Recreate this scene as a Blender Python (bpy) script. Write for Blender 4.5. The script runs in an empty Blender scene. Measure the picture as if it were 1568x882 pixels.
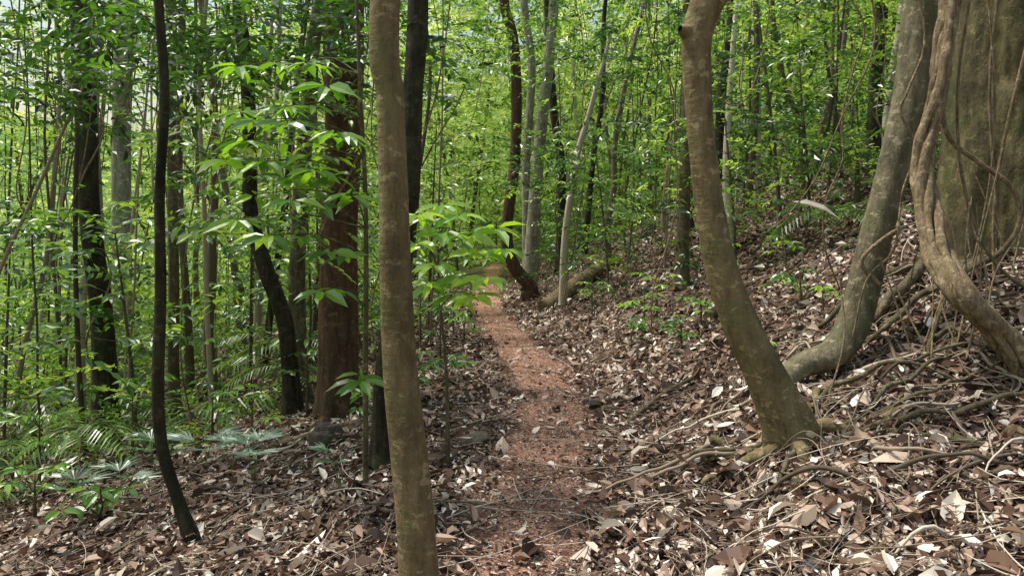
import bpy, math, random
import numpy as np
from mathutils import Vector
rng = np.random.default_rng(11)
random.seed(11)
scene = bpy.context.scene
# ------------------------------------------------------------ numeric helpers
def _hash(i, j, s):
    v = np.sin(i*127.1 + j*311.7 + s*74.7)*43758.5453
    return v - np.floor(v)
def vn(x, y, s=0):
    xi = np.floor(x); yi = np.floor(y); fx = x-xi; fy = y-yi
    fx = fx*fx*(3-2*fx); fy = fy*fy*(3-2*fy)
    a = _hash(xi, yi, s); b = _hash(xi+1, yi, s); c = _hash(xi, yi+1, s); d = _hash(xi+1, yi+1, s)
    return (a*(1-fx)+b*fx)*(1-fy)+(c*(1-fx)+d*fx)*fy
def fbm(x, y, s=0, o=3):
    r = 0; a = .5; t = 0
    for k in range(o):
        r = r+a*vn(x, y, s+k*3); t += a; a *= .5; x = x*2.03; y = y*2.03
    return r/t
def sstep(a, b, x):
    t = np.clip((x-a)/(b-a), 0, 1); return t*t*(3-2*t)
_ty = np.array([-60, 0, 3.5, 4.5, 6.5, 8.2, 10, 13, 16.5, 22.6, 40, 200.])
_tx = np.array([0, 0, .03, .14, .36, .38, .14, -.24, -.55, -.80, -.67, -.7])
_fy = np.linspace(-60, 200, 2601)
_fx = np.interp(_fy, _ty, _tx); _k = np.ones(13)/13
_fx = np.convolve(np.pad(_fx, 6, mode='edge'), _k, mode='valid')
def tc(y): return np.interp(y, _fy, _fx)
def H(x, y):
    x = np.asarray(x, float); y = np.asarray(y, float)
    s = x-tc(y)
    t = np.maximum(0, s-.38); R = .45*t*t/(t+.85)+.13*np.maximum(0, t-2.8); R = 9*(1-np.exp(-R/9))
    u = np.maximum(0, -s-.35); L = .25*u*u/(u+.8); L = 7*(1-np.exp(-L/7))
    z = R-L+.018*np.maximum(0, y-20)
    off = sstep(.24, 1.2, np.abs(s)); rt = sstep(.5, 1.6, s)
    z = z+off*(.22*(fbm(x*.8, y*.8, 1)-.5)+(.12+.13*rt)*(fbm(x*2.6, y*2.6, 5)-.5)+.05*(vn(x*9, y*9, 9)-.5))
    z = z+.03*(fbm(x*3, y*3, 13)-.5)
    z = z+.28*np.exp(-((x-3.4)**2/1.2+(y-5.9)**2/1.6))
    z = z+.12*np.exp(-((x-1.9)**2/.25+(y-4.6)**2/.4))
    r = np.sqrt(x*x+y*y)
    z = z+19*sstep(36, 100, r)*(.7+.6*fbm(x*.03, y*.03, 17))
    return z
def h1(x, y): return float(H(np.array([x]), np.array([y]))[0])
# ------------------------------------------------------------ mesh helpers
def mesh_np(name, V, loops, starts, mat, smooth=False, tint=None, parent=None):
    me = bpy.data.meshes.new(name)
    V = np.ascontiguousarray(V, dtype=np.float32)
    me.vertices.add(len(V)); me.vertices.foreach_set('co', V.ravel())
    me.loops.add(len(loops)); me.loops.foreach_set('vertex_index', np.ascontiguousarray(loops, dtype=np.int32))
    me.polygons.add(len(starts)); me.polygons.foreach_set('loop_start', np.ascontiguousarray(starts, dtype=np.int32))
    me.update(calc_edges=True)
    me.polygons.foreach_set('use_smooth', np.full(len(starts), smooth, dtype=bool))
    if tint is not None:
        a = me.attributes.new('tint', 'FLOAT', 'POINT'); a.data.foreach_set('value', np.ascontiguousarray(tint, dtype=np.float32))
    me.materials.append(mat)
    ob = bpy.data.objects.new(name, me); scene.collection.objects.link(ob)
    if parent is not None: ob.parent = parent
    return ob
def norm(a): return a/np.maximum(1e-9, np.linalg.norm(a, axis=-1, keepdims=True))
T_Q = (np.array([(0, 0, 0), (.45, .5, .07), (1, 0, -.08), (.45, -.5, .07)], float), [[0, 3, 2, 1]])
T_L = (np.array([(0, 0, 0), (.27, .40, .06), (.27, 0, 0), (.27, -.40, .06), (.62, .42, .02), (.62, 0, -.04), (.62, -.42, .02), (1, 0, -.16)], float),
       [[0, 2, 1], [0, 3, 2], [1, 2, 5, 4], [2, 3, 6, 5], [4, 5, 7], [5, 6, 7]])
class Leaves:
    def __init__(s, T): s.T = T; s.V = []; s.t = []; s.n = 0
    def add(s, pos, d, nrm, L, W, tint, cup=None, bend=None):
        pos = np.asarray(pos, float); d = norm(np.asarray(d, float)); nrm = np.asarray(nrm, float)
        side = norm(np.cross(d, nrm)); nn = np.cross(side, d)
        t = s.T[0]; n = len(pos)
        L = np.broadcast_to(np.asarray(L, float), (n,)); W = np.broadcast_to(np.asarray(W, float), (n,))
        z = np.broadcast_to(t[None, :, 2], (n, len(t))).copy()
        if cup is not None: z = z*0+cup[:, None]*np.abs(t[None, :, 1])+bend[:, None]*((t[None, :, 0]-.5)**2-.1)
        v = pos[:, None, :]+(t[None, :, 0]*L[:, None])[..., None]*d[:, None, :]+(t[None, :, 1]*W[:, None])[..., None]*side[:, None, :]+(z*L[:, None])[..., None]*nn[:, None, :]
        s.V.append(v.reshape(-1, 3)); s.t.append(np.repeat(np.broadcast_to(tint, (n,)), len(t))); s.n += n
    def make(s, name, mat, parent=None):
        V = np.concatenate(s.V); nv = len(s.T[0])
        fl = np.concatenate([np.array(f) for f in s.T[1]]); sz = np.array([len(f) for f in s.T[1]])
        st = np.concatenate([[0], np.cumsum(sz)[:-1]])
        loops = (np.arange(s.n)[:, None]*nv+fl[None, :]).ravel()
        starts = (np.arange(s.n)[:, None]*len(fl)+st[None, :]).ravel()
        return mesh_np(name, V, loops, starts, mat, False, np.concatenate(s.t), parent)
def catmull(P, seg):
    P = np.asarray(P, float)
    if len(P) < 3:
        t = np.linspace(0, 1, seg*2+1)[:, None]; return P[0]*(1-t)+P[-1]*t
    Q = np.vstack([2*P[0]-P[1], P, 2*P[-1]-P[-2]]); out = []
    for i in range(1, len(Q)-2):
        t = np.linspace(0, 1, seg, endpoint=False)[:, None]
        a, b, c, d = Q[i-1], Q[i], Q[i+1], Q[i+2]
        out.append(.5*((2*b)+(-a+c)*t+(2*a-5*b+4*c-d)*t*t+(-a+3*b-3*c+d)*t**3))
    out.append(P[-1][None]); return np.vstack(out)
class Tubes:
    def __init__(s): s.V = []; s.F = []; s.t = []; s.n = 0
    def add(s, P, sides=8, seg=5, rn=0.0, nf=3.0, tint=.5, lobes=0.0, flare_z=None):
        P = catmull(P, seg); C = P[:, :3]; R = np.maximum(P[:, 3], .0004); N = len(C)
        T = norm(np.gradient(C, axis=0))
        a = np.array([0, 1., 0]) if abs(T[0][1]) < .8 else np.array([1., 0, 0])
        u = np.cross(T[0], a); u /= np.linalg.norm(u); U = [u]
        for i in range(1, N):
            u = u-T[i]*np.dot(u, T[i]); u = u/np.linalg.norm(u); U.append(u)
        U = np.array(U); W = np.cross(T, U)
        th = np.arange(sides)/sides*2*math.pi
        ln = np.concatenate([[0], np.cumsum(np.linalg.norm(np.diff(C, axis=0), axis=1))])
        rr = R[:, None]*np.ones((1, sides))
        if rn > 0:
            sd = (s.n*0.37) % 50
            f = fbm(np.cos(th)[None, :]*1.6+5+sd+ln[:, None]*.25, np.sin(th)[None, :]*1.6+ln[:, None]*nf, 3)-.5
            f2 = vn(np.cos(th)[None, :]*6+9+sd, np.sin(th)[None, :]*6+ln[:, None]*nf*1.2, 8)-.5
            rr = rr*(1+rn*2*f+rn*.5*f2)
        if lobes > 0 and flare_z is not None:
            k = np.exp(-np.maximum(0, C[:, 2]-flare_z)/.22)[:, None]
            rr = rr*(1+lobes*k*(np.cos(th*5+s.n)[None, :]*.5+.5*np.cos(th*3+1.3)[None, :]+.1))
        v = C[:, None, :]+rr[..., None]*(np.cos(th)[None, :, None]*U[:, None, :]+np.sin(th)[None, :, None]*W[:, None, :])
        i = np.arange(N-1)[:, None]*sides; j = np.arange(sides)[None, :]; j2 = (j+1) % sides
        F = np.stack([i+j, i+j2, i+sides+j2, i+sides+j], -1).reshape(-1, 4)+s.n
        s.V.append(v.reshape(-1, 3)); s.F.append(F); s.n += N*sides; s.t.append(np.full(N*sides, tint))
        return C, R
    def make(s, name, mat, parent=None):
        F = np.concatenate(s.F); return mesh_np(name, np.concatenate(s.V), F.ravel(), np.arange(len(F))*4, mat, True, np.concatenate(s.t), parent)
def empty(name, loc):
    e = bpy.data.objects.new(name, None); e.empty_display_size = .2; scene.collection.objects.link(e); return e
# ------------------------------------------------------------ materials
def newmat(name):
    m = bpy.data.materials.new(name); m.use_nodes = True; nt = m.node_tree; nt.nodes.clear()
    o = nt.nodes.new('ShaderNodeOutputMaterial'); return m, nt, o
def ramp(nt, stops, fac):
    r = nt.nodes.new('ShaderNodeValToRGB'); e = r.color_ramp.elements
    while len(e) < len(stops): e.new(.5)
    for k, (p, c) in enumerate(stops): e[k].position = p; e[k].color = (*c, 1)
    nt.links.new(fac, r.inputs[0]); return r.outputs[0]
def noise(nt, scale, detail=4, rough=.6, vec=None):
    n = nt.nodes.new('ShaderNodeTexNoise'); n.inputs['Scale'].default_value = scale; n.inputs['Detail'].default_value = detail; n.inputs['Roughness'].default_value = rough
    if vec is not None: nt.links.new(vec, n.inputs['Vector'])
    return n.outputs['Fac']
def math_(nt, op, a, b):
    m = nt.nodes.new('ShaderNodeMath'); m.operation = op
    for k, v in enumerate((a, b)):
        if isinstance(v, (int, float)): m.inputs[k].default_value = v
        else: nt.links.new(v, m.inputs[k])
    return m.outputs[0]
def mix(nt, f, a, b, mode='MIX'):
    m = nt.nodes.new('ShaderNodeMix'); m.data_type = 'RGBA'; m.blend_type = mode
    for k, v in ((0, f), (6, a), (7, b)):
        if isinstance(v, (int, float)): m.inputs[k].default_value = v
        elif isinstance(v, tuple): m.inputs[k].default_value = (*v, 1)
        else: nt.links.new(v, m.inputs[k])
    return m.outputs[2]
def attr(nt, n='tint'):
    a = nt.nodes.new('ShaderNodeAttribute'); a.attribute_name = n; return a.outputs['Fac']
def objvec(nt, sc=(1, 1, 1)):
    t = nt.nodes.new('ShaderNodeTexCoord'); m = nt.nodes.new('ShaderNodeMapping'); m.inputs['Scale'].default_value = sc
    nt.links.new(t.outputs['Object'], m.inputs[0]); return m.outputs[0]
def leafmat(name, stops, trans=.45, tcol=(1.5, 1.5, .7), rough=.35, gl=.06, var=.45):
    m, nt, o = newmat(name)
    g = nt.nodes.new('ShaderNodeNewGeometry')
    f = math_(nt, 'ADD', attr(nt), math_(nt, 'MULTIPLY', math_(nt, 'SUBTRACT', g.outputs['Random Per Island'], .5), var))
    c = ramp(nt, stops, f)
    p = nt.nodes.new('ShaderNodeBsdfDiffuse'); nt.links.new(c, p.inputs[0])
    t = nt.nodes.new('ShaderNodeBsdfTranslucent'); nt.links.new(mix(nt, 1.0, c, tcol, 'MULTIPLY'), t.inputs[0])
    s = nt.nodes.new('ShaderNodeMixShader'); s.inputs[0].default_value = trans
    nt.links.new(p.outputs[0], s.inputs[1]); nt.links.new(t.outputs[0], s.inputs[2])
    if gl > 0:
        q = nt.nodes.new('ShaderNodeBsdfGlossy'); q.inputs['Roughness'].default_value = rough; q.inputs[0].default_value = (1, 1, 1, 1)
        s2 = nt.nodes.new('ShaderNodeMixShader'); s2.inputs[0].default_value = gl
        nt.links.new(s.outputs[0], s2.inputs[1]); nt.links.new(q.outputs[0], s2.inputs[2]); s = s2
    nt.links.new(s.outputs[0], o.inputs[0]); return m
def barkmat(name, dark, mid, light, patch=(.12, .14, .06), pf=.35, zs=.2, sc=22, bump=.5, ring=0, lich=.4):
    m, nt, o = newmat(name)
    v = objvec(nt, (1, 1, zs)); v1 = objvec(nt)
    n = noise(nt, sc, 6, .7, v)
    c = ramp(nt, [(.3, dark), (.5, mid), (.72, light)], n)
    b = noise(nt, 3.2, 5, .65, v1)
    pm = ramp(nt, [(.5, (0, 0, 0)), (.62, (1, 1, 1))], b)
    c = mix(nt, math_(nt, 'MULTIPLY', pm, pf), c, patch)
    b2 = noise(nt, 11, 6, .7, objvec(nt, (1, 1, 1.6)))
    c = mix(nt, math_(nt, 'MULTIPLY', ramp(nt, [(.56, (0, 0, 0)), (.62, (1, 1, 1))], b2), lich), c, tuple(min(1, x*1.9) for x in light))
    c = mix(nt, math_(nt, 'MULTIPLY', ramp(nt, [(.34, (1, 1, 1)), (.48, (0, 0, 0))], noise(nt, 2.2, 6, .7, v1)), .7), c, dark)
    c = mix(nt, .55, c, mix(nt, noise(nt, 90, 3, .7, objvec(nt, (1, 1, .5))), (.25, .25, .25), (1.6, 1.6, 1.6)), 'MULTIPLY')
    p = nt.nodes.new('ShaderNodeBsdfPrincipled'); p.inputs['Roughness'].default_value = .82; p.inputs['Specular IOR Level'].default_value = .25
    nt.links.new(c, p.inputs['Base Color'])
    hh = math_(nt, 'ADD', n, math_(nt, 'MULTIPLY', noise(nt, 60, 4, .7, objvec(nt, (1, 1, .5))), .5))
    if ring: hh = math_(nt, 'ADD', hh, math_(nt, 'MULTIPLY', noise(nt, 5, 3, .6, objvec(nt, (.6, .6, 5))), ring))
    bp = nt.nodes.new('ShaderNodeBump'); bp.inputs['Strength'].default_value = bump; bp.inputs['Distance'].default_value = .025
    nt.links.new(hh, bp.inputs['Height']); nt.links.new(bp.outputs[0], p.inputs['Normal']); nt.links.new(p.outputs[0], o.inputs[0]); return m
leaf_far_hazy = leafmat('leaf_far_hazy', [(.0, (.035, .075, .018)), (.35, (.13, .24, .05)), (.65, (.35, .50, .14)), (1, (.72, .80, .42))], .5, (1.4, 1.35, .9), gl=0)  # paler, less saturated greens: aerial haze and background glow put into the leaf colour
leaf_mid = leafmat('leaf_mid', [(.0, (.012, .035, .011)), (.35, (.045, .12, .024)), (.65, (.145, .29, .048)), (1, (.42, .57, .15))], .5, (1.6, 1.55, .7))
leaf_dark = leafmat('leaf_dark', [(.0, (.010, .030, .008)), (.5, (.034, .10, .018)), (1, (.13, .28, .045))], .5, (1.65, 1.6, .6))
leaf_lime = leafmat('leaf_lime', [(.0, (.04, .13, .02)), (.5, (.16, .34, .035)), (1, (.42, .60, .08))], .55, (1.5, 1.5, .5))
leaf_palm = leafmat('leaf_palm', [(.0, (.05, .12, .05)), (.5, (.14, .26, .14)), (1, (.36, .48, .36))], .35, (1.2, 1.3, .8), .4, .08)
litter = leafmat('litter_leaf', [(.0, (.035, .018, .012)), (.25, (.10, .053, .036)), (.5, (.27, .165, .118)), (.72, (.58, .44, .34)), (1, (.95, .88, .79))], .12, (1.1, .9, .7), .4, .04, .5)
bark_tan = barkmat('bark_tan', (.09, .062, .03), (.20, .145, .072), (.29, .225, .125), (.15, .155, .06), .5, .35, 14, .5, .7, .5)
bark_red = barkmat('bark_red', (.035, .016, .010), (.10, .052, .031), (.16, .095, .058), (.06, .065, .025), .35, .15, 18, .7)
bark_dark = barkmat('bark_dark', (.010, .008, .005), (.036, .029, .016), (.085, .068, .042), (.06, .075, .028), .5, .2, 20, .7)
bark_brown = barkmat('bark_brown', (.05, .038, .022), (.13, .104, .062), (.24, .195, .125), (.11, .12, .045), .4, .2, 20, .7)
bark_pale = barkmat('bark_pale', (.12, .105, .075), (.31, .28, .21), (.52, .48, .39), (.17, .19, .10), .4, .2, 20, .6)
bark_olive = barkmat('bark_olive', (.04, .034, .016), (.12, .10, .046), (.22, .185, .09), (.075, .095, .028), .7, .35, 10, 1.0, 0, .35)
bark_grey = barkmat('bark_grey_green', (.07, .06, .037), (.17, .145, .088), (.29, .25, .17), (.12, .14, .055), .5, .3, 16, .7, 0, .5)
bark_liana = barkmat('bark_liana', (.09, .062, .034), (.28, .20, .12), (.48, .38, .24), (.20, .175, .08), .3, .25, 40, 1.0)
def twigmat():
    m, nt, o = newmat('twig_mat')
    c = ramp(nt, [(0, (.025, .017, .011)), (.35, (.10, .072, .045)), (.7, (.33, .25, .175)), (1, (.70, .61, .49))], attr(nt))
    c = mix(nt, .5, c, mix(nt, noise(nt, 30, 3, .6, objvec(nt)), (.2, .2, .2), (1.5, 1.5, 1.5)), 'MULTIPLY')
    p = nt.nodes.new('ShaderNodeBsdfPrincipled'); p.inputs['Roughness'].default_value = .8; nt.links.new(c, p.inputs['Base Color']); nt.links.new(p.outputs[0], o.inputs[0]); return m
twig_m = twigmat()
def soilmat(name, trail):
    m, nt, o = newmat(name); v = objvec(nt)
    n1 = noise(nt, 6, 6, .7, v); n2 = noise(nt, 45, 5, .7, v)
    vo = nt.nodes.new('ShaderNodeTexVoronoi'); vo.inputs['Scale'].default_value = 26; nt.links.new(v, vo.inputs['Vector'])
    sep = nt.nodes.new('ShaderNodeSeparateColor'); nt.links.new(vo.outputs['Color'], sep.inputs[0])
    soil = ramp(nt, [(.3, (.19, .085, .055)), (.5, (.40, .215, .148)), (.68, (.64, .40, .29))], math_(nt, 'ADD', math_(nt, 'MULTIPLY', n1, .5), math_(nt, 'MULTIPLY', n2, .5)))
    lit = ramp(nt, [(.1, (.026, .014, .010)), (.45, (.08, .045, .031)), (.75, (.22, .137, .098)), (1, (.46, .35, .26))], sep.outputs[0])
    lit = mix(nt, .6, lit, mix(nt, n2, (.2, .2, .2), (1.4, 1.4, 1.4)), 'MULTIPLY')
    if trail: c = soil
    else:
        c = mix(nt, attr(nt, 'trail'), lit, soil)
        g = nt.nodes.new('ShaderNodeNewGeometry'); L = nt.nodes.new('ShaderNodeVectorMath'); L.operation = 'LENGTH'; nt.links.new(g.outputs['Position'], L.inputs[0])
        mr = nt.nodes.new('ShaderNodeMapRange'); mr.inputs[1].default_value = 26; mr.inputs[2].default_value = 46; nt.links.new(L.outputs['Value'], mr.inputs[0])
        gr = ramp(nt, [(.35, (.02, .05, .01)), (.5, (.09, .18, .03)), (.65, (.26, .40, .09))], noise(nt, 2.3, 8, .85, v))
        c = mix(nt, mr.outputs[0], c, gr)
    p = nt.nodes.new('ShaderNodeBsdfPrincipled'); p.inputs['Roughness'].default_value = .9; p.inputs['Specular IOR Level'].default_value = .2; nt.links.new(c, p.inputs['Base Color'])
    bp = nt.nodes.new('ShaderNodeBump'); bp.inputs['Strength'].default_value = .8; bp.inputs['Distance'].default_value = .03
    nt.links.new(math_(nt, 'ADD', n2, math_(nt, 'MULTIPLY', sep.outputs[1], .0 if trail else .7)), bp.inputs['Height']); nt.links.new(bp.outputs[0], p.inputs['Normal']); nt.links.new(p.outputs[0], o.inputs[0]); return m
soil_ground = soilmat('forest_floor_soil', False); soil_trail = soilmat('trail_soil', True)
def rockmat():
    m, nt, o = newmat('rock_mat'); v = objvec(nt)
    c = ramp(nt, [(.3, (.05, .035, .025)), (.55, (.14, .105, .078)), (.75, (.27, .22, .17))], noise(nt, 9, 7, .7, v))
    c = mix(nt, ramp(nt, [(.5, (0, 0, 0)), (.62, (.6, .6, .6))], noise(nt, 4, 4, .6, v)), c, (.06, .08, .03))
    p = nt.nodes.new('ShaderNodeBsdfPrincipled'); p.inputs['Roughness'].default_value = .85; nt.links.new(c, p.inputs['Base Color'])
    bp = nt.nodes.new('ShaderNodeBump'); bp.inputs['Strength'].default_value = .7; bp.inputs['Distance'].default_value = .03; nt.links.new(noise(nt, 18, 6, .7, v), bp.inputs['Height']); nt.links.new(bp.outputs[0], p.inputs['Normal'])
    nt.links.new(p.outputs[0], o.inputs[0]); return m
rock_m = rockmat()
# ------------------------------------------------------------ ground
def axis(a, b, st, far, n):
    g = np.geomspace(.2, far, n); return np.concatenate([(a-g)[::-1], np.arange(a, b, st), b+g])
gx = axis(-5, 5.5, .05, 180, 46); gy = axis(1.2, 14, .06, 190, 60)
X, Y = np.meshgrid(gx, gy); Z = H(X, Y); nx = len(gx); ny = len(gy)
i, j = np.meshgrid(np.arange(ny-1), np.arange(nx-1), indexing='ij'); b = i*nx+j
F = np.stack([b, b+1, b+nx+1, b+nx], -1).reshape(-1, 4)
go = mesh_np('ground', np.stack([X, Y, Z], -1).reshape(-1, 3), F.ravel(), np.arange(len(F))*4, soil_ground, True)
sm = np.abs(X-tc(Y)); tm = 1-sstep(.18, .52, sm+.35*(fbm(X*3, Y*3, 21)-.5)); tm *= 1-sstep(30, 45, Y)
a = go.data.attributes.new('trail', 'FLOAT', 'POINT'); a.data.foreach_set('value', tm.ravel().astype(np.float32))
ys = np.concatenate([np.arange(-3, 16, .06), np.arange(16, 45, .25)]); K = 13
tt = np.linspace(-1, 1, K); YY = np.repeat(ys[:, None], K, 1)
wl = .13+.16*fbm(ys*1.4, ys*0, 31)+.03*vn(ys*9, ys*0, 2); wr = .13+.16*fbm(ys*1.4, ys*0, 37)+.03*vn(ys*9, ys*0, 4)
XX = tc(YY)+np.where(tt < 0, wl[:, None], wr[:, None])*tt[None, :]
ZZ = H(XX, YY)+.014-.012*np.abs(tt[None, :])**2
i, j = np.meshgrid(np.arange(len(ys)-1), np.arange(K-1), indexing='ij'); b = i*K+j
F = np.stack([b, b+1, b+K+1, b+K], -1).reshape(-1, 4)
mesh_np('forest_trail', np.stack([XX, YY, ZZ], -1).reshape(-1, 3), F.ravel(), np.arange(len(F))*4, soil_trail, True)
# ------------------------------------------------------------ leaf litter
def ground_normals(x, y):
    e = .06; dx = (H(x+e, y)-H(x-e, y))/(2*e); dy = (H(x, y+e)-H(x, y-e))/(2*e)
    return norm(np.stack([-dx, -dy, np.ones_like(dx)], -1))
def scatter(LB, x, y, Lm, ls, tilt, lift, keepon=.12, tb=0):
    s = np.abs(x-tc(y)); pr = np.clip(keepon+(1-keepon)*sstep(.18, .44, s+.3*(fbm(x*3, y*3, 4)-.5))+.26*(fbm(x*2, y*2, 44)-.5), .06, 1)
    keep = rng.random(len(x)) < pr; x = x[keep]; y = y[keep]; on = s[keep] < .3; n = len(x)
    N = ground_normals(x, y); Nn = norm(N+rng.normal(0, tilt, (n, 3))*np.where(on, .6, 1)[:, None])
    an = rng.random(n)*2*math.pi; d = np.stack([np.cos(an), np.sin(an), np.zeros(n)], -1); d = norm(d-Nn*np.sum(d*Nn, -1, keepdims=True))
    L = np.clip(Lm*np.exp(rng.normal(0, ls, n)), .015, .22); L = np.where(on, L*.85, L)
    tint = np.clip(rng.beta(1.2, 1.75, n)*1.05+.5*(fbm(x*1.3, y*1.3, 8)-.5)+tb, 0, 1)
    z = H(x, y)+.006+np.where(on, .012, 0)+np.abs(rng.normal(0, lift, n))*np.where(on, .3, 1)+np.abs(Nn[:, 0])*L*.2
    pos = np.stack([x, y, z], -1)-d*(L*.5)[:, None]
    LB.add(pos, d, Nn, L, L*rng.uniform(.26, .66, n), tint, rng.uniform(-.5, .7, n), rng.uniform(-.9, 1.3, n))
near = Leaves(T_L)
n = 56000; y = 2.3*(8/2.3)**rng.random(n); x = (rng.random(n)*2-1)*(.78*y+1.2)
scatter(near, x, y, .050, .45, .50, .022)
n = 1500; y = rng.uniform(2.6, 9, n); x = (rng.random(n)*2-1)*(.78*y+.5)
scatter(near, x, y, .115, .22, .32, .035, .25, .14)
near.make('leaf_litter', litter)
far = Leaves(T_Q)
n = 85000; y = rng.uniform(7, 26, n); x = (rng.random(n)*2-1)*(.72*y+1)
scatter(far, x, y, .076, .38, .5, .02, .1); far.make('leaf_litter', litter)
chips = Leaves(T_Q)
n = 24000; y = 2.5*(15/2.5)**rng.random(n); x = tc(y)+rng.normal(0, .27, n)
N = ground_normals(x, y); an = rng.random(n)*6.28; d = np.stack([np.cos(an), np.sin(an), .1*rng.normal(size=n)], -1); L = rng.uniform(.008, .035, n)
chips.add(np.stack([x, y, H(x, y)+.019], -1), d, N+rng.normal(0, .4, (n, 3)), L, L*rng.uniform(.15, .6, n), np.clip(rng.normal(.45, .22, n), 0, 1)); chips.make('trail_debris', litter)
# ------------------------------------------------------------ twigs and roots
def crawl(TB, x, y, ang, length, r0, r1, lift=.01, wob=.35, tint=.5, sides=5, arch=0):
    st = .09; k = max(3, int(length/st)); P = []
    for q in range(k+1):
        f = q/k
        z = h1(x, y)+lift+random.uniform(-.4, 1)*r0+arch*math.sin(math.pi*f)
        P.append((x, y, z, r0+(r1-r0)*f)); ang += random.gauss(0, wob); x += math.cos(ang)*st; y += math.sin(ang)*st
    TB.add(P, sides, 2, .12, 8, tint)
TW = Tubes()
for q in range(3500):
    y = 2.5*(15/2.5)**random.random(); x = random.uniform(-1, 1)*(.74*y+.6)
    if abs(x-float(tc(y))) < .35 and random.random() < .75: continue
    if x < -.5 and random.random() < .3: continue
    L = random.choice([.12, .2, .35, .6, .9]); an = random.random()*6.28; r = random.uniform(.0015, .005)*(1 if y < 6 else 1.5)
    c = math.cos(an); s_ = math.sin(an); bz = random.uniform(-.03, .07); k = random.uniform(-.15, .15)*L
    P = []
    for f in (0, .33, .66, 1):
        px = x+c*L*f-s_*k*math.sin(3.1*f); py = y+s_*L*f+c*k*math.sin(3.1*f)
        P.append((px, py, h1(px, py)+.03+bz*f+random.uniform(0, .015), r*(1-.5*f)))
    TW.add(P, 4, 2, 0, 1, min(1, max(0, random.gauss(.62, .25))))
TW.make('fallen_twigs', twig_m)
RT = Tubes()
for q in range(260):
    x = random.uniform(1.0, 4.3); y = random.uniform(2.7, 6.4)
    if x < 1.5 and random.random() < .5: continue
    if x > .75*y+.3: continue
    r = random.choice([.003, .003, .004, .005, .006, .008, .012, .016])
    crawl(RT, x, y, random.gauss(-2.7, .7) if random.random() < .5 else random.random()*6.28, random.uniform(.3, 1.3), r, r*.4, .0, .2, min(1, max(0, random.gauss(.6, .27))), 6, random.uniform(0, .14))
for q in range(90):
    x = random.uniform(-3.5, -.6); y = random.uniform(3.5, 9); r = random.choice([.004, .007, .012])
    crawl(RT, x, y, random.gauss(.3, .5), random.uniform(.4, 1.3), r, r*.4, .012, .2, random.gauss(.55, .2), 5, random.uniform(0, .05))
RT.make('surface_roots', twig_m)
# ------------------------------------------------------------ foliage sprays
def sprays(LB, C, D, m, slen, L, tint, TW=None, wr=.42, tilt=.35, droop=.25):
    n = len(C); D = norm(D); up = norm(np.array([0, 0, 1.])+rng.normal(0, .3, (n, 3))); S = norm(np.cross(D, up))
    slen = np.broadcast_to(slen, (n,)); tint = np.broadcast_to(tint, (n,)); L = np.broadcast_to(L, (n,))
    k = np.arange(m); f = (k+1)/m; sg = np.where(k % 2 == 0, 1, -1); sg = np.where(k == m-1, 0, sg)
    pos = C[:, None]+D[:, None]*(f[None, :]*slen[:, None])[..., None]; pos[..., 2] -= droop*(f[None, :]**2)*slen[:, None]
    d = D[:, None]*.55+S[:, None]*sg[None, :, None]*.9+rng.normal(0, .22, (n, m, 3)); d[..., 2] -= .15
    nr = up[:, None]+rng.normal(0, tilt, (n, m, 3))
    LL = L[:, None]*rng.uniform(.7, 1.2, (n, m))
    LB.add(pos.reshape(-1, 3), d.reshape(-1, 3), nr.reshape(-1, 3), LL.ravel(), LL.ravel()*wr, np.repeat(tint, m))
    if TW is not None:
        for q in range(n):
            e = C[q]+D[q]*slen[q]; e[2] -= droop*slen[q]; md = (C[q]+D[q]*slen[q]*.5); md[2] -= droop*.25*slen[q]
            TW.add([(*C[q], .003), (*md, .0022), (*e, .001)], 3, 2)
def rdir(n, flat=.35):
    a = rng.random(n)*6.283; return np.stack([np.cos(a), np.sin(a), rng.normal(0, flat, n)], -1)
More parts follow.
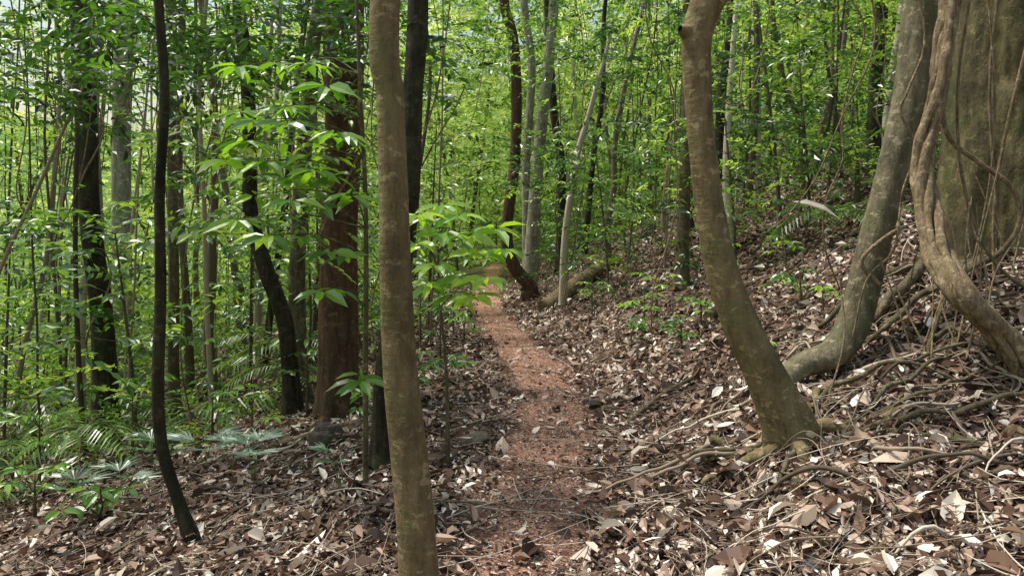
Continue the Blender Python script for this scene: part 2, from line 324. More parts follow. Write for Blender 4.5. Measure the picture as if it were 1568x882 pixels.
# ------------------------------------------------------------ trees
def tree(name, pts, mat, height=9., sides=14, rn=.06, lobes=.35, crown=17, lmat=None, roots=4, knob=None, lean=(0, 0), seg=7, flare=1.3):
    e = empty(name, None); P = [tuple(p) for p in pts][::-1]
    bx, by, bz, br = P[0]; g = h1(bx, by)
    while len(P) > 2 and P[0][2] < g+.12: P.pop(0)
    x0, y0, z0, r0 = P[0]
    if bz < z0: x0 = x0+(bx-x0)*.6; y0 = y0+(by-y0)*.6
    g = h1(x0, y0)
    base = [(x0, y0, g-.25, max(br, r0)*flare), (x0, y0, g+.04, max(br, r0*1.05)*(1+(flare-1)*.5))] if bz < g+.6 else []
    P = base+P
    tx, ty, tz, tr = P[-1]
    if height > tz+1:
        sx, sy = lean; hh = height-tz
        for f in (.3, .65, 1.): P.append((tx+sx*hh*f+random.uniform(-.15, .15), ty+sy*hh*f+random.uniform(-.15, .15), tz+hh*f, tr*(1-.8*f)))
    T = Tubes(); C, R = T.add(P, sides, seg, rn, 2.2, .5, lobes, g)
    if knob: T.add(knob, 10, 4, .1, 3)
    for q in range(roots):
        an = q/roots*6.28+random.uniform(-.4, .4); crawl(T, x0+math.cos(an)*max(br, r0)*.7, y0+math.sin(an)*max(br, r0)*.7, an, random.uniform(.4, 1.0), max(br, r0)*.33, .006, 0, .25, .5, 7)
    LV = Leaves(T_Q); cs = []
    for q in range(6):
        i = int(len(C)*random.uniform(.78, .97)); p = C[i]; a_ = random.random()*6.28; l = random.uniform(1., 2.2); r = R[i]*.5+.004
        e2 = (p[0]+math.cos(a_)*l, p[1]+math.sin(a_)*l, p[2]+random.uniform(.4, 1.3))
        T.add([(*p, r), (p[0]+math.cos(a_)*l*.5, p[1]+math.sin(a_)*l*.5, p[2]+.2, r*.6), (*e2, r*.2)], 6, 3); cs.append(e2)
    T.make('trunk_and_limbs', mat, e)
    if crown:
        cs.append(tuple(C[-1])); ci = rng.integers(0, len(cs), crown); cc = np.array(cs)[ci]+rng.normal(0, [.6, .6, .35], (crown, 3))
        sprays(LV, cc, rdir(crown), 12, rng.uniform(.4, .7, crown), .12, rng.uniform(.2, .8, crown)); LV.make('crown', lmat or leaf_mid, e)
    return e
tree('slender_tree', [(-.514, 3.0, 2.554, .060), (-.493, 3, 2.157, .057), (-.480, 3, 1.759, .060), (-.469, 3, 1.361, .064), (-.456, 3, 1.07, .067), (-.429, 3, .805, .073), (-.395, 3, .487, .077), (-.376, 3, .217, .080), (-.37, 3, -.1, .09)], bark_tan, 9, 28, .06, .25, roots=4, seg=12)
tree('forest_tree', [(-1.82, 8, 4.145, .226), (-1.824, 8, 2.73, .195), (-1.874, 8, 1.317, .2), (-1.88, 8, .186, .215), (-1.88, 8, -.24, .23)], bark_red, 13, 26, .07, .2, 30, seg=14, flare=1.12)
tree('dark_tree', [(-.674, 5.3, 3.285, .075), (-.711, 5.3, 2.583, .072), (-.735, 5.3, 1.834, .072), (-.814, 5.3, 1.179, .07), (-.908, 5.3, .664, .07), (-.941, 5.3, .009, .075), (-.941, 5.3, -.2, .09)], bark_dark, 9, 14, .06)
tree('dark_tree', [(-5.24, 9, 4.46, .13), (-5.18, 9, 2.87, .125), (-5.136, 9, 1.84, .12), (-5.02, 9, .885, .125), (-4.96, 9, .01, .135), (-4.92, 9, -.944, .17)], bark_dark, 12, 16, .1)
tree('crooked_sapling', [(-2.15, 4.5, 3.03, .028), (-2.115, 4.5, 2.435, .03), (-2.143, 4.5, 1.84, .03), (-2.139, 4.5, 1.24, .033), (-2.154, 4.5, .646, .036), (-2.123, 4.5, .288, .036), (-2.015, 4.5, -.07, .038), (-1.916, 4.5, -.475, .042)], bark_dark, 6, 10, .08, crown=12, roots=2)
tree('slim_tree', [(-4.38, 9.5, 4.62, .06), (-4.38, 9.5, 3.11, .06), (-4.346, 9.5, 1.264, .065), (-4.346, 9.5, -.08, .07), (-4.31, 9.5, -.75, .08)], bark_brown, 10, 12, .08)
tree('leaning_tree', [(-3.14, 8.5, 4.30, .075), (-3.05, 8.5, 3.477, .08), (-3.01, 8.5, 2.426, .08), (-2.997, 8.5, 1.825, .085), (-2.81, 8.5, 1.149, .09), (-2.6, 8.5, .549, .09), (-2.47, 8.5, -.353, .1)], bark_dark, 10, 14, .08)
tree('forest_tree', [(-2.40, 9.2, 4.53, .09), (-2.488, 9.2, 3.876, .09), (-2.594, 9.2, 2.494, .1), (-2.675, 9.2, 1.11, .1), (-2.65, 9.2, -.026, .11), (-2.62, 9.2, -.68, .12)], bark_brown, 11, 14, .08)
tree('pale_tree', [(-7.32, 14, 6.05, .17), (-7.4, 14, 3, .17), (-7.35, 14, -.38, .18), (-7.35, 14, -1.4, .2)], bark_pale, 13, 12, .06)
tree('slim_tree', [(-4.9, 11, 5, .05), (-4.95, 11, 2.5, .05), (-4.8, 11, 0, .06), (-4.8, 11, -1, .07)], bark_brown, 12, 10, .08)
tree('curved_tree', [(-.18, 17, 7.0, .11), (.03, 17, 6.1, .12), (.105, 17, 4.75, .125), (.06, 17, 3.25, .125), (-.09, 17, 2.05, .13), (-.105, 17, 1.375, .14), (.06, 17, .85, .15), (.42, 17, .42, .16)], bark_red, 13, 12, .06, seg=8)
tree('pale_tree', [(1.02, 18, 7.3, .12), (.86, 18, 5.575, .14), (.70, 18, 4.14, .15), (.57, 18, 2.55, .16), (.445, 18, .49, .19)], bark_pale, 14, 12, .1)
tree('pale_tree', [(.30, 18.2, 7.3, .09), (.49, 18.2, 5.7, .1), (.35, 18.2, 3.35, .1), (.38, 18.2, .6, .12)], bark_pale, 13, 10, .1)
tree('dark_tree', [(.95, 20, 7.96, .09), (1.13, 20, 4.96, .11), (1.34, 20, 3.37, .12), (1.31, 20, .9, .13)], bark_dark, 12, 10, .08)
tree('slim_tree', [(1.99, 16, 6.26, .05), (1.95, 16, 4.57, .055), (1.75, 16, 3.15, .06), (1.57, 16, 1.18, .07)], bark_dark, 10, 8, .08)
tree('forest_tree', [(2.72, 11.5, 4.5, .07), (2.70, 11.5, 2.72, .085), (2.65, 11.5, 1.4, .1), (2.65, 11.5, .8, .11)], bark_brown, 10, 12, .08)
tree('dark_tree', [(3.86, 13, 5.39, .09), (3.685, 13, 3.78, .1), (3.66, 13, 1.94, .11), (3.66, 13, 1.2, .13)], bark_dark, 11, 12, .08)
tree('dark_tree', [(7.0, 14, 6, .11), (6.9, 14, 4.5, .12), (6.75, 14, 2.8, .13)], bark_dark, 12, 12, .08)
tree('slim_tree', [(5.3, 15, 6, .05), (5.55, 15, 4.6, .055), (5.85, 15, 3.8, .06), (5.9, 15, 2.5, .06)], bark_brown, 11, 8, .08)
tree('slim_tree', [(5.3, 16, 6.3, .07), (5.25, 16, 4, .08), (5.1, 16, 2.2, .09)], bark_brown, 12, 8, .08)
tree('slender_tree', [(1.182, 4.4, 3.23, .1), (1.165, 4.4, 3.0, .098), (1.10, 4.4, 2.766, .090), (1.108, 4.4, 2.416, .080), (1.143, 4.4, 2.028, .081), (1.197, 4.4, 1.639, .088), (1.267, 4.4, 1.328, .097), (1.384, 4.4, 1.017, .108), (1.52, 4.4, .745, .12), (1.648, 4.4, .512, .13), (1.75, 4.42, .32, .145), (1.80, 4.42, .2, .155)], bark_tan, 10, 28, .06, .2, roots=7, seg=10, knob=[(1.09, 4.4, 2.78, .07), (1.02, 4.36, 2.80, .045), (.985, 4.34, 2.81, .02)], flare=1.15)
tree('leaning_tree', [(2.98, 5.3, 3.57, .15), (2.953, 5.3, 3.285, .14), (2.883, 5.3, 2.723, .12), (2.766, 5.3, 2.208, .11), (2.649, 5.3, 1.74, .108), (2.532, 5.3, 1.272, .112), (2.438, 5.3, .945, .112), (2.274, 5.25, .758, .1), (2.0, 5.2, .66, .085), (1.8, 5.1, .5, .05), (1.6, 5.0, .2, .03)], bark_grey, 10, 20, .08, 0, roots=3, seg=8, flare=1.)
# broad buttressed trunk
def buttress():
    e = empty('buttressed_tree', None); cx, cy = 4.4, 6.35; g = h1(cx, cy)-.15; zs = np.concatenate([np.linspace(-.7, 2.5, 70), np.linspace(2.6, 13, 50)]); S = 180
    th = np.arange(S)/S*2*math.pi
    k = np.exp(-np.clip(zs+.1, 0, 99)/.5)[:, None]; up = np.clip(1-zs/20, .4, 1)[:, None]
    tw = th[None, :]+.10*zs[:, None]+.25*(vn(zs*1.1, zs*0, 5)[:, None]-.5)
    lob = np.maximum(0, np.cos(tw*3.5+2.2))**2*.5+np.maximum(0, np.cos(tw*5+2))**3*.35
    rib = .10*np.abs(np.cos(tw*3.5+2.2))+.045*np.cos(tw*9+.4)
    r = .58*up*(1+rib)+k*(.45*lob)+.07*(fbm(th[None, :]*4, zs[:, None]*1.6, 3)-.5)+.03*(vn(th[None, :]*16, zs[:, None]*6, 6)-.5)
    V = np.stack([cx+r*np.cos(th)[None, :], cy+r*np.sin(th)[None, :], np.broadcast_to((zs+g)[:, None], r.shape)], -1).reshape(-1, 3)
    i = np.arange(len(zs)-1)[:, None]*S; j = np.arange(S)[None, :]; j2 = (j+1) % S
    F = np.stack([i+j, i+j2, i+S+j2, i+S+j], -1).reshape(-1, 4)
    mesh_np('trunk', V, F.ravel(), np.arange(len(F))*4, bark_olive, True, None, e)
    T = Tubes(); cs = []
    for q in range(9):
        a_ = q*.7+.3; z = g+random.uniform(9, 12.5); l = random.uniform(2, 3.6); p1 = (cx+math.cos(a_)*l, cy+math.sin(a_)*l, z+1.2)
        T.add([(cx, cy, z, .16), (cx+math.cos(a_)*l*.5, cy+math.sin(a_)*l*.5, z+.4, .09), (*p1, .02)], 7, 3); cs.append(p1)
    for (an, L, r) in ((-2.6, 1.8, .06), (-2.1, 1.6, .05), (-2.95, 1.5, .045), (-1.7, 1.6, .06), (-2.35, 2.2, .035)):
        crawl(T, cx+.65*math.cos(an), cy+.65*math.sin(an), an, L, r, .012, .03, .16, .5, 8, .08)
    T.make('limbs_and_roots', bark_brown, e)
    LV = Leaves(T_Q); cc = np.array(cs)[rng.integers(0, 9, 60)]+rng.normal(0, [.9, .9, .5], (60, 3)); sprays(LV, cc, rdir(60), 12, .6, .13, rng.uniform(.2, .8, 60)); LV.make('crown', leaf_mid, e)
buttress()
# woody liana with twisted strands
LI = Tubes()
cl = catmull([(3.0, 5.1, 5.2, .05), (2.936, 4.95, 3.33, .066), (2.884, 4.92, 2.9, .068), (2.819, 4.9, 2.55, .068), (2.732, 4.88, 2.206, .066), (2.688, 4.8, 1.854, .07), (2.643, 4.6, 1.519, .076), (2.607, 4.3, 1.277, .08), (2.797, 4.3, 1.049, .085), (3.006, 4.3, .80, .09), (3.2, 4.2, .6, .09)], 14)
T_ = norm(np.gradient(cl[:, :3], axis=0)); A = norm(np.cross(T_, np.array([0, 1., .1]))); B = np.cross(T_, A)
ln = np.concatenate([[0], np.cumsum(np.linalg.norm(np.diff(cl[:, :3], axis=0), axis=1))])
for q in range(6):
    ph = q*1.0472+ln*1.7+.5*np.sin(ln*5+q); rr = cl[:, 3]*(.60+.12*math.sin(q*2))
    C = cl[:, :3]+rr[:, None]*(np.cos(ph)[:, None]*A+np.sin(ph)[:, None]*B)
    LI.add(np.column_stack([C, cl[:, 3]*(.40+.08*math.cos(q*1.7))*(1+.16*np.sin(ln*9+q)+.12*np.sin(ln*23+2*q))]), 10, 1, .22, 8)
LI.make('twisted_liana', bark_liana)
VN = Tubes()
VN.add([(3.12, 5.35, 3.6, .018), (3.1, 5.35, 2.9, .018), (3.14, 5.35, 2.353, .018), (3.37, 5.35, 2.13, .019), (3.58, 5.3, 1.94, .02), (3.64, 5.3, 1.697, .02), (3.5, 5.3, 1.478, .019), (3.25, 5.25, 1.357, .018), (3.0, 5.1, 1.2, .016), (2.8, 5.0, .8, .015)], 8, 6, .15)
VN.add([(3.3, 5.3, 3.4, .01), (3.18, 5.28, 2.6, .01), (3.22, 5.25, 1.9, .012), (3.4, 5.2, 1.4, .012), (3.75, 5.1, 1.1, .012)], 7, 6, .15)
VN.add([(2.7, 5.15, 3.7, .009), (2.86, 5.12, 3.0, .009), (2.74, 5.12, 2.6, .009), (2.70, 5.14, 2.45, .01), (2.80, 5.12, 2.2, .009), (2.72, 5.15, 1.9, .008), (2.66, 5.15, 1.5, .009), (2.45, 5.1, 1.3, .007), (2.35, 5.1, .9, .007)], 6, 6, .2)
VN.add([(2.6, 5.6, 3.9, .008), (2.75, 5.6, 3.1, .008), (2.5, 5.6, 2.5, .006), (2.25, 5.6, 1.95, .006), (1.9, 5.7, 1.6, .005), (1.7, 5.8, 1.9, .004)], 5, 6, .2)
VN.add([(2.55, 5.13, 1.25, .018), (2.42, 5.12, 1.42, .016), (2.62, 5.15, 1.6, .014), (2.78, 5.2, 1.66, .012)], 6, 6, .2)
for q in range(7):
    ph = q*1.9; x = 3.45+q*.13
    VN.add([(x+.10*math.sin(ph+f*5)+.25*f, 5.62-.08*abs(x-4.0)+.0, 1.3+f*3, .008+.003*(q % 3)) for f in np.linspace(0, 1, 10)], 6, 4, .15)
for q in range(16):
    x = random.uniform(2.1, 3.6); y = random.uniform(4.8, 5.6); z = h1(x, y)+random.uniform(.5, 1.2)
    x2 = x+random.uniform(-.5, .3); VN.add([(x, y, z, .005), ((x+x2)/2+random.uniform(-.1, .1), y-.1, (z+h1(x2, y))/2, .006), (x2, y-.25, h1(x2, y-.25)-.05, .007)], 5, 5, .2)
for (x, y, z) in ((-5.5, 8, 3), (-4.3, 8, 4), (-1.5, 6.5, 3.6), (-3.5, 7, 3.5), (4.3, 9, 4), (2.2, 9, 4.5), (-2.6, 10, 4), (-6, 12, 4), (1.2, 14, 5), (-1.4, 12, 4.5), (3.2, 12, 5), (-4.8, 10, 3.2), (-7, 11, 3), (.2, 16, 5), (4.9, 11, 5)):
    VN.add([(x, y, z+1.6, .008), (x+.25, y, z, .008), (x+.15, y, z-1, .008), (x+.6, y, z-1.3, .008), (x+.9, y, z-.4, .007), (x+1.1, y, z+1.8, .007)], 5, 6, .1)
for q in range(30):
    y = random.uniform(7.5, 16); x = random.uniform(-.68, .6)*y
    if abs(x-float(tc(y))) < 1.2: continue
    g = h1(x, y); ph = random.random()*6; P = [(x+.18*math.sin(ph+f*6)+random.uniform(-.1, .1), y, g+(1.6+.4*y-g)*f, .006+.0004*y) for f in np.linspace(0, 1, 9)]; VN.add(P, 5, 5, .1)
def climber(base, top, R, r, turns):
    P = []
    for f in np.linspace(0, 1, int(10*turns)):
        a_ = f*turns*6.283; P.append((base[0]+(top[0]-base[0])*f+R*math.cos(a_), base[1]+R*math.sin(a_), base[2]+(top[2]-base[2])*f, r))
    VN.add(P, 6, 3, .15)
climber((-1.88, 8, -.2), (-1.83, 8, 4.4), .235, .014, 1.6); climber((-4.96, 9, -.8), (-5.22, 9, 4.6), .15, .012, 3); climber((-7.38, 14, -1.2), (-7.35, 14, 6), .2, .016, 2.5)
VN.make('climbing_vines', bark_liana)
# exposed root mass under leaning tree
RX = Tubes()
for q in range(28):
    x = random.uniform(1.9, 3.6); y = random.uniform(4.3, 5.4); r = random.choice([.006, .010, .015, .022])
    crawl(RX, x, y, random.gauss(-2.0, .9), random.uniform(.4, 1.2), r, r*.35, -.005, .22, .5, 7, random.uniform(0, .16))
for (x, y, an, L, r) in ((1.85, 4.3, -.25, 2.0, .020), (1.9, 4.35, .05, 1.9, .016), (1.95, 4.4, -.5, 1.8, .014), (1.8, 4.3, -.9, 1.3, .018), (1.7, 4.3, -2.3, .8, .02), (1.65, 4.45, 2.8, .9, .016), (2.35, 4.0, -1.45, .7, .028)):
    crawl(RX, x, y, an, L, r, r*.4, .02, .13, .5, 8, .05)
RX.make('exposed_roots', bark_brown)
# fallen logs
def log(name, p0, p1, r, mat):
    e = empty(name, None); p0 = Vector(p0); p1 = Vector(p1); T = Tubes(); m = (p0+p1)/2+Vector((0, 0, .04))
    T.add([(*p0, r), (*m, r*.95), (*p1, r*.85)], 16, 8, .08, 3); T.make('log_body', mat, e)
    d = (p1-p0).normalized(); u = d.cross(Vector((0, 0, 1))).normalized(); w = u.cross(d)
    for p, s, rr in ((p0, -1, r), (p1, 1, r*.85)):
        V = [tuple(p+d*s*.004)]+[tuple(p+(u*math.cos(a)+w*math.sin(a))*rr*.97) for a in np.arange(16)/16*6.283]
        loops = []; [loops.extend((0, 1+k, 1+(k+1) % 16)) for k in range(16)]
        mesh_np('cut_end', V, loops, np.arange(16)*3, bark_liana, False, None, e)
log('fallen_log', (.62, 14.6, h1(.62, 14.6)+.13), (2.2, 16.6, h1(2.2, 16.6)+.25), .16, bark_liana)
log('fallen_log', (2.45, 9.2, h1(2.45, 9.2)+.06), (3.2, 9.8, h1(3.2, 9.8)+.06), .09, bark_dark)
log('fallen_branch', (-.95, 6.9, h1(-.95, 6.9)+.03), (-2.2, 6.7, h1(-2.2, 6.7)+.04), .03, bark_liana)
log('fallen_branch', (.95, 6.1, h1(.95, 6.1)+.02), (1.7, 7.0, h1(1.7, 7.0)+.04), .022, bark_brown)
def rock(x, y, sx, sy, sz, sink=.3):
    import bmesh
    bm = bmesh.new(); bmesh.ops.create_icosphere(bm, subdivisions=4, radius=1); sd = random.random()*50
    for v in bm.verts:
        c = v.co; f = 1+.7*(float(fbm(np.array([c.x*1.3+sd]), np.array([c.y*1.3+c.z*1.7+sd]), 2)[0])-.5)
        v.co = Vector((c.x*f*sx, c.y*f*sy, round(c.z*f*2.2)/2.2*sz*.4+c.z*f*sz*.6))
    me = bpy.data.meshes.new('rock'); bm.to_mesh(me); bm.free(); me.materials.append(rock_m)
    o = bpy.data.objects.new('rock', me); o.location = (x, y, h1(x, y)+sz*(.5-sink)); o.rotation_euler = (0, 0, random.random()*3); scene.collection.objects.link(o)
for a_ in ((-.27, 5.7, .22, .12, .06), (1.08, 5.3, .12, .1, .05), (-1.6, 6.4, .14, .1, .14)): rock(*a_)
# ------------------------------------------------------------ leafy sapling near the trail
def whorl(LB, c, n, L, tilt=.25, tint=.6, d0=None):
    a_ = np.arange(n)/n*6.283+random.random(); d = np.stack([np.cos(a_), np.sin(a_), np.full(n, -tilt)+rng.normal(0, .15, n)], -1)
    nr = np.stack([np.cos(a_)*.3, np.sin(a_)*.3-.35, np.ones(n)], -1)+rng.normal(0, .3, (n, 3))
    l = L*rng.uniform(.75, 1.15, n); LB.add(np.array(c)[None]+d*.02, d, nr, l, l*.38, np.clip(tint+rng.normal(0, .12, n), 0, 1))
def broadleaf(name, base, stem, tips, L, mat, tint=.6, nl=6):
    e = empty(name, None); T = Tubes(); LB = Leaves(T_L); S = catmull([(base[0], base[1], h1(base[0], base[1])-.05, .02)]+stem, 6)
    T.add(S, 7, 1, .08)
    for t in tips:
        t = np.array(t); zz = S[:, 2]; i = int(np.argmin(np.abs(zz-(t[2]-.12)))); p = S[i]
        m = (p[:3]+t)/2+np.array([0, 0, .06]); T.add([(*p[:3], .006), (*m, .0045), (*t, .002)], 5, 4)
        whorl(LB, t, nl, L, .2, tint); m2 = p[:3]*.35+t*.65+np.array([0, 0, .04]); whorl(LB, m2, 4, L*.8, .3, tint-.1)
    T.make('stems', bark_brown, e); LB.make('leaves', mat, e)
broadleaf('leafy_sapling', (-.97, 4.9), [(-.95, 4.8, .8, .018), (-.93, 4.7, 1.8, .015), (-.95, 4.6, 2.6, .012), (-.98, 4.6, 3.6, .008)],
          [(-1.02, 4.3, 2.2, ), (-1.32, 4.3, 2.25), (-1.5, 4.5, 2.05), (-.92, 4.2, 1.83), (-1.25, 4.2, 1.8), (-1.6, 4.6, 1.85), (-1.15, 4.3, 1.98), (-1.1, 4.5, 1.5), (-.86, 4.2, .78), (-1.3, 4.7, 2.7), (-1.75, 4.8, 2.4), (-1.1, 4.3, 1.28), (-1.9, 4.9, 2.1), (-1.45, 4.4, 1.6), (-1.7, 4.6, 2.65), (-1.05, 4.2, 2.45), (-1.4, 4.6, 2.4), (-1.7, 4.7, 2.2), (-1.25, 4.6, 2.1), (-1.75, 4.7, 1.7), (-1.35, 4.5, 1.95), (-1.55, 4.5, 2.3)], .19, leaf_lime, .45, 7)
broadleaf('leafy_sapling', (-.45, 5.2), [(-.46, 5.2, .6, .012), (-.5, 5.1, 1.2, .009), (-.52, 5.1, 1.75, .005)],
          [(-.52, 4.2, 1.72), (-.40, 4.2, 1.62), (-.25, 4.3, 1.6), (-.10, 4.4, 1.64), (-.46, 4.4, 1.42), (-.3, 4.5, 1.34), (-.2, 4.6, 1.5), (-.38, 4.7, 1.22), (-.6, 4.6, 1.55), (-.42, 4.4, 1.78), (-.15, 4.3, 1.36), (-.3, 4.3, 1.72), (-.22, 4.3, 1.25), (-.5, 4.5, 1.3), (-.05, 4.5, 1.52)], .17, leaf_lime, .7, 7)
broadleaf('seedling', (2.05, 6.3), [(2.05, 6.3, h1(2.05, 6.3)+.25, .004)], [(2.02, 6.25, h1(2.05, 6.3)+.4), (2.15, 6.3, h1(2.05, 6.3)+.3)], .12, leaf_lime, .8, 5)
broadleaf('seedling', (2.9, 6.9), [(2.9, 6.9, h1(2.9, 6.9)+.25, .004)], [(2.85, 6.8, h1(2.9, 6.9)+.35), (3.02, 6.85, h1(2.9, 6.9)+.28)], .12, leaf_lime, .8, 5)
for (x, y, hh) in ((1.7, 9.5, .5), (2.0, 10.2, .6), (1.45, 9, .35), (2.3, 9, .35), (1.9, 8.3, .3), (-1.0, 7.6, .4), (-.9, 9.3, .7), (-1.3, 10.5, .9), (-.7, 10.8, .5), (-1.2, 6.9, .3), (-.95, 12, 1.), (-.75, 13.5, .8), (3.2, 8.2, .4), (-.75, 8.3, .35), (-1.6, 9.6, .8), (-1.9, 11, 1.1), (-2.6, 7.4, .5), (-3.2, 7.9, .6), (-2.3, 8.3, .7), (-3.9, 7.6, .8), (-4.6, 7.2, .8), (-1.5, 7.3, .35), (-4.0, 6.2, .4), (2.9, 10.5, .7), (3.7, 10, .5), (-3.0, 5.4, .22), (1.3, 12, .6)):
    g = h1(x, y); broadleaf('undergrowth_plant', (x, y), [(x, y, g+hh, .004)], [(x+random.uniform(-.25, .25), y+random.uniform(-.2, .2), g+hh*random.uniform(.5, 1.2)) for q in range(5)], .13, leaf_lime, random.uniform(.25, .7), 5)
# taller broad-leaved understory saplings behind the near trunks
for (x, y, hh) in ((-2.3, 9.8, 3.2), (-3.4, 9.6, 2.6), (-1.3, 11.5, 3.4), (-4.2, 8.3, 2.4), (-5.6, 10, 3.2), (-2.0, 12.5, 3.8), (-3.8, 11.6, 3.6), (-6.6, 9.6, 3.0), (3.4, 11.2, 2.6), (5.0, 12.4, 2.6), (-1.5, 15, 3.6), (1.9, 14.5, 3)):
    g = h1(x, y); lx = random.uniform(-.4, .4)
    broadleaf('understory_sapling', (x, y), [(x+lx*.3, y, g+hh*.4, .02), (x+lx, y, g+hh, .008)], [(x+lx*.6+random.uniform(-.9, .9), y+random.uniform(-.6, .6), g+hh*random.uniform(.35, 1.1)) for q in range(16)], .19, leaf_mid, random.uniform(.5, .8), 7)
# palms
def fan_palm(x, y, n=3, R=.32, tint=.6):
    e = empty('fan_palm_seedling', None); T = Tubes(); LB = Leaves(T_Q); g = h1(x, y)
    for q in range(n):
        a_ = random.random()*6.28; c = np.array([x+math.cos(a_)*.1, y+math.sin(a_)*.1, g+random.uniform(.15, .3)]); T.add([(x, y, g-.02, .004), (*(c*.5+np.array([x, y, g+.1])*.5), .003), (*c, .003)], 4, 3)
        k = 13; b_ = a_+np.linspace(-1.5, 1.5, k); d = np.stack([np.cos(b_), np.sin(b_)*.8, np.full(k, .3)], -1); LB.add(np.repeat(c[None], k, 0), d, np.array([[math.cos(a_)*-.2, -.6, 1.]])+rng.normal(0, .2, (k, 3)), R*rng.uniform(.7, 1.05, k), .019, tint+rng.normal(0, .1, k))
    T.make('stalks', leaf_mid, e); LB.make('fronds', leaf_palm, e)
for a_ in ((-2.7, 6.5, 3, .30, .75), (-1.92, 5.5, 3, .24, .7), (-2.3, 6.0, 2, .2, .5), (-3.6, 7.4, 3, .32, .4), (-1.15, 5.0, 2, .16, .2), (-3.1, 5.9, 3, .25, .35), (-3.9, 6.6, 3, .3, .3)): fan_palm(*a_)
def palm(name, x, y, n, L, hgt, tint, mat):
    e = empty(name, None); T = Tubes(); LB = Leaves(T_Q); g = h1(x, y)
    if hgt > .5: T.add([(x, y, g-.1, .05), (x, y, g+hgt, .035)], 8, 3, .05)
    for q in range(n):
        a_ = q/n*6.28+random.random()*.5; l = L*random.uniform(.7, 1.1); dz = random.uniform(.2, .8)
        t = np.linspace(0, 1, 22); px = x+math.cos(a_)*l*t*.9; py = y+math.sin(a_)*l*t*.9; pz = g+hgt+l*(dz*t-1.0*t*t*.75)
        P = np.stack([px, py, pz], -1); T.add(np.column_stack([P, np.linspace(.009, .002, 22)])[::3], 4, 2)
        tg = norm(np.gradient(P, axis=0)); sd = norm(np.cross(tg, np.array([0, 0, 1.])))
        for s in (-1, 1):
            d = tg*.5+sd*s*.85+np.array([0, 0, -.25]); ll = l*.3*np.sin(math.pi*(t*.8+.15)); LB.add(P[2:], d[2:], np.array([[0, 0, 1.]])+rng.normal(0, .2, (20, 3)), ll[2:], .022*max(1, l), tint+rng.normal(0, .1, 20))
    T.make('stems', bark_brown, e); LB.make('fronds', mat, e)
for a_ in ((4.7, 10.5, 8, 1.5, .3), (5.6, 12, 8, 1.6, .8), (6.3, 10.5, 8, 1.4, .6)): palm('palm', *a_, .5, leaf_mid)
for a_ in ((-3.9, 9, 8, 1.3, .2), (-5.6, 8.6, 8, 1.2, .2), (-5.2, 7.0, 7, .9, .1), (-3.3, 11, 8, 1.3, .5), (-6.8, 10.5, 8, 1.5, .6), (-4.4, 7.6, 8, 1.0, .5), (-2.9, 9.4, 7, 1.1, .5)): palm('palm', *a_, .65, leaf_mid)
DL = Leaves(T_L); DL.add(np.array([[2.35, 6.2, 1.88], [2.0, 3.6, h1(2., 3.6)+.04]]), np.array([[.95, 0, -.2], [-.9, .2, .05]]), np.array([[.1, -.6, 1.], [0, -.4, 1.]]), np.array([.45, .24]), np.array([.1, .10]), np.array([.9, .7])); DL.make('dead_leaf', litter)
# ------------------------------------------------------------ stem thicket
DT = Tubes()
def stem(TB, x, y, r, hh, tint, sides=6):
    g = h1(x, y); P = []; ox = oy = 0; dx = random.gauss(0, .07); dy = random.gauss(0, .05); w = random.choice([.04, .06, .12])
    for f in np.linspace(0, 1, 10):
        P.append((x+ox, y+oy, g-.1+hh*f, r*(1.15-.75*f))); dx = dx*.92+random.gauss(0, w); dy += random.gauss(0, .03); ox += dx*hh/9; oy += dy*hh/9
    TB.add(P, sides, 3, .06, 2, tint)
cnt = 0
while cnt < 290:
    d = 9.5+34*random.random()**1.1; an = random.uniform(-.72, .72); x = d*math.sin(an); y = d*math.cos(an)
    if (abs(x-float(tc(y))) < 1.1 and y < 34) or (x > 0 and y < 12): continue
    stem(DT, x, y, random.choice([.012, .014, .018, .02, .025, .03, .045, .06])*(1+d/50), random.uniform(5, 13), min(1, max(0, random.gauss(.36 if random.random() < .65 else .75, .12)))); cnt += 1
DT.make('distant_tree_stems', twig_m)
# ------------------------------------------------------------ foliage masses
def mass(name, cl, n_per, spread, m, slen, L, mat, T=T_Q, wr=.45, twigs=False):
    LB = Leaves(T); TWs = Tubes() if twigs else None
    for (c, sc, tint) in cl:
        n = max(3, int(n_per*sc)); C = np.array(c)[None]+rng.normal(0, 1, (n, 3))*np.array(spread)[None]*sc**.5
        g = H(C[:, 0], C[:, 1]); C[:, 2] = np.maximum(C[:, 2], g+.1)
        keep = ~((np.abs(C[:, 0]-tc(C[:, 1])) < 1.0) & (C[:, 2] < g+2.4) & (C[:, 1] < 32)); C = C[keep]; n = len(C)
        if n == 0: continue
        sprays(LB, C, rdir(n), m, slen*rng.uniform(.6, 1.2, n), L*rng.uniform(.8, 1.2, n), np.clip(tint+rng.normal(0, .1, n), 0, 1), TWs, wr)
    o = LB.make(name, mat)
    if TWs is not None and TWs.n: TWs.make('foliage_twigs', bark_brown, o)
    return o
cl = []
for q in range(800):
    d = random.uniform(24, 52); an = random.uniform(-.78, .78); x = d*math.sin(an); y = d*math.cos(an); g = h1(x, y)
    top = 1.6+.36*d+1
    zt = g+.3+random.random()*max(2, top-g)
    if an < -.15 and zt > 7 and random.random() < .4: continue
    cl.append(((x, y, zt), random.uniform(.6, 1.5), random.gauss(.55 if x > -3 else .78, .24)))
for q in range(90):
    x = random.gauss(-1, 5); y = random.uniform(34, 50); cl.append(((x, y, h1(x, y)+random.random()*9), 1.2, random.gauss(.82, .18)))
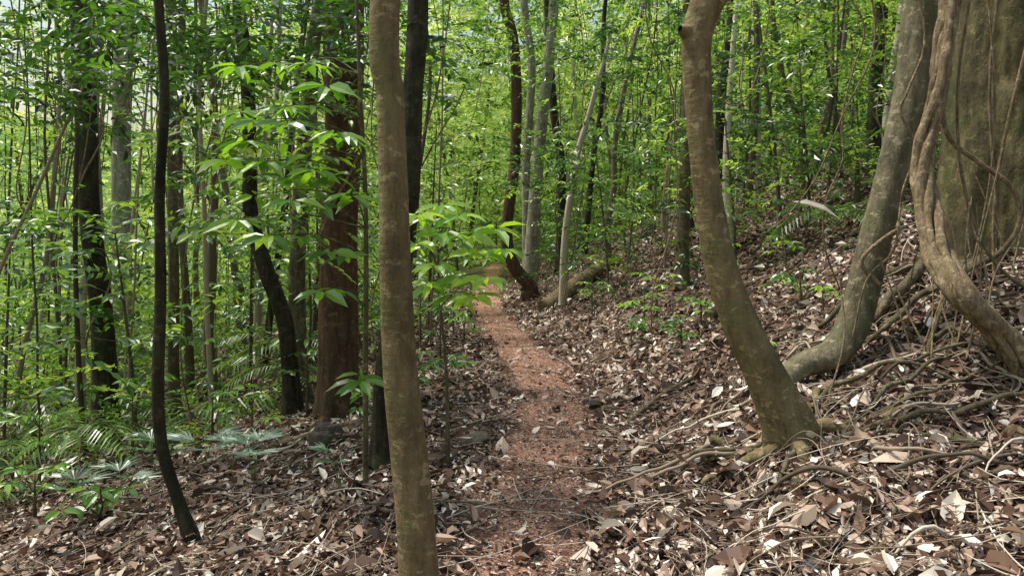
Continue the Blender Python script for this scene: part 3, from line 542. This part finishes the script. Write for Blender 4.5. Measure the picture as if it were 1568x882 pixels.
for q in range(200):
    d = random.uniform(28, 52); an = random.uniform(-.35, .75); x = d*math.sin(an); y = d*math.cos(an)
    cl.append(((x, y, 1.6+d*random.uniform(.13, .35)), random.uniform(.8, 1.5), random.gauss(.6, .24)))
mass('distant_foliage', cl, 16, (1.7, 1.7, .9), 14, 1.0, .26, leaf_far_hazy)
cl = []
for q in range(680):
    d = random.uniform(12, 25); an = random.uniform(-.76, .76); x = d*math.sin(an); y = d*math.cos(an); g = h1(x, y); hf = random.random()
    if x < 0 and hf > .3 and random.random() < .3: continue
    cl.append(((x, y, g+.3+hf*max(2, 1.6+.38*d+.6-g)), random.uniform(.3, 1.3), random.gauss(.42+(.14 if x < -3 else 0), .30)))
mass('understory_foliage', cl, 14, (.8, .8, .35), 12, .6, .12, leaf_mid)
cl = []
for q in range(380):
    y = random.uniform(7, 18); x = -random.uniform(2.4+(.0 if y > 9 else .9), 13); g = h1(x, y)
    if x < -.8*y: continue
    cl.append(((x, y, g+random.random()**1.3*3.0), random.uniform(.4, 1.3), random.gauss(.62, .28)))
mass('undergrowth_shrubs', cl, 9, (.45, .45, .25), 11, .45, .125, leaf_mid)
cl = []
for q in range(190):
    y = random.uniform(11, 27); sd_ = random.choice([-1, 1]); x = float(tc(y))+sd_*random.uniform(1.5, 7); g = h1(x, y)
    cl.append(((x, y, g+random.random()**1.2*(3 if sd_ < 0 else 2.2)+.2), random.uniform(.3, 1.0), random.gauss(.42, .27)))
mass('undergrowth_shrubs', cl, 9, (.5, .5, .3), 11, .45, .12, leaf_mid)
# near branches hanging in from the upper left
cl = []
for q in range(88):
    y = random.uniform(5, 8); x = random.uniform(-.72*y, -.18*y); z = 1.6+y*random.uniform(.18, .36)
    cl.append(((x, y, z), random.uniform(.4, 1.2), random.gauss(.35, .22)))
mass('overhanging_branches', cl, 8, (.45, .4, .08), 11, .4, .10, leaf_dark, T_L, .42, True)
cl = []
for q in range(26):
    y = random.uniform(5.5, 8); x = random.uniform(-.45*y, -.24*y); z = 1.6+y*random.uniform(.0, .2)
    cl.append(((x, y, z), random.uniform(.4, 1.1), random.gauss(.6, .15)))
mass('overhanging_branches', cl, 6, (.35, .35, .12), 11, .4, .11, leaf_mid, T_L, .42, True)
cl = []
for q in range(140):
    y = random.uniform(8, 14); x = random.uniform(.08*y+.5, .72*y); z = h1(x, y)+random.uniform(1.5, 4.5)
    cl.append(((x, y, z), random.uniform(.3, 1.0), random.gauss(.40, .28)))
mass('understory_foliage', cl, 8, (.5, .5, .2), 11, .4, .10, leaf_mid, T_Q, .45)
cl = []
for q in range(60):
    y = random.uniform(8.5, 20); x = float(tc(y))+random.choice([1, 1, 1, -1])*random.uniform(1.2, 7); z = h1(x, y)+random.uniform(.1, .7)
    cl.append(((x, y, z), random.uniform(.2, .7), random.gauss(.5, .2)))
mass('undergrowth_shrubs', cl, 6, (.3, .3, .15), 9, .3, .10, leaf_mid, T_Q, .45)
# ------------------------------------------------------------ light, world, camera
el = math.radians(66); az = math.radians(-72)
sd = Vector((math.sin(az)*math.cos(el), math.cos(az)*math.cos(el), math.sin(el)))
L = bpy.data.lights.new('sun', 'SUN'); L.energy = 5.0; L.angle = math.radians(9); L.color = (1, .96, .86)
lo = bpy.data.objects.new('sun', L); lo.rotation_euler = sd.to_track_quat('Z', 'Y').to_euler(); scene.collection.objects.link(lo)
w = bpy.data.worlds.new('World'); scene.world = w; w.use_nodes = True; nt = w.node_tree
sk = nt.nodes.new('ShaderNodeTexSky'); sk.sky_type = 'NISHITA'; sk.sun_disc = False; sk.sun_elevation = el; sk.sun_rotation = az; sk.dust_density = 3; sk.air_density = 2.0; sk.ozone_density = .0
bg = nt.nodes['Background']; nt.links.new(sk.outputs[0], bg.inputs[0]); bg.inputs[1].default_value = .15
cam = bpy.data.cameras.new('camera'); cam.lens = 26; cam.sensor_width = 36; cam.shift_y = -.0517; cam.clip_end = 600; cam.clip_start = .05
co = bpy.data.objects.new('camera', cam); co.location = (0, 0, 1.6); co.rotation_euler = (math.radians(90), 0, 0); scene.collection.objects.link(co); scene.camera = co
scene.view_settings.view_transform = 'Standard'; scene.view_settings.look = 'None'; scene.view_settings.exposure = 0
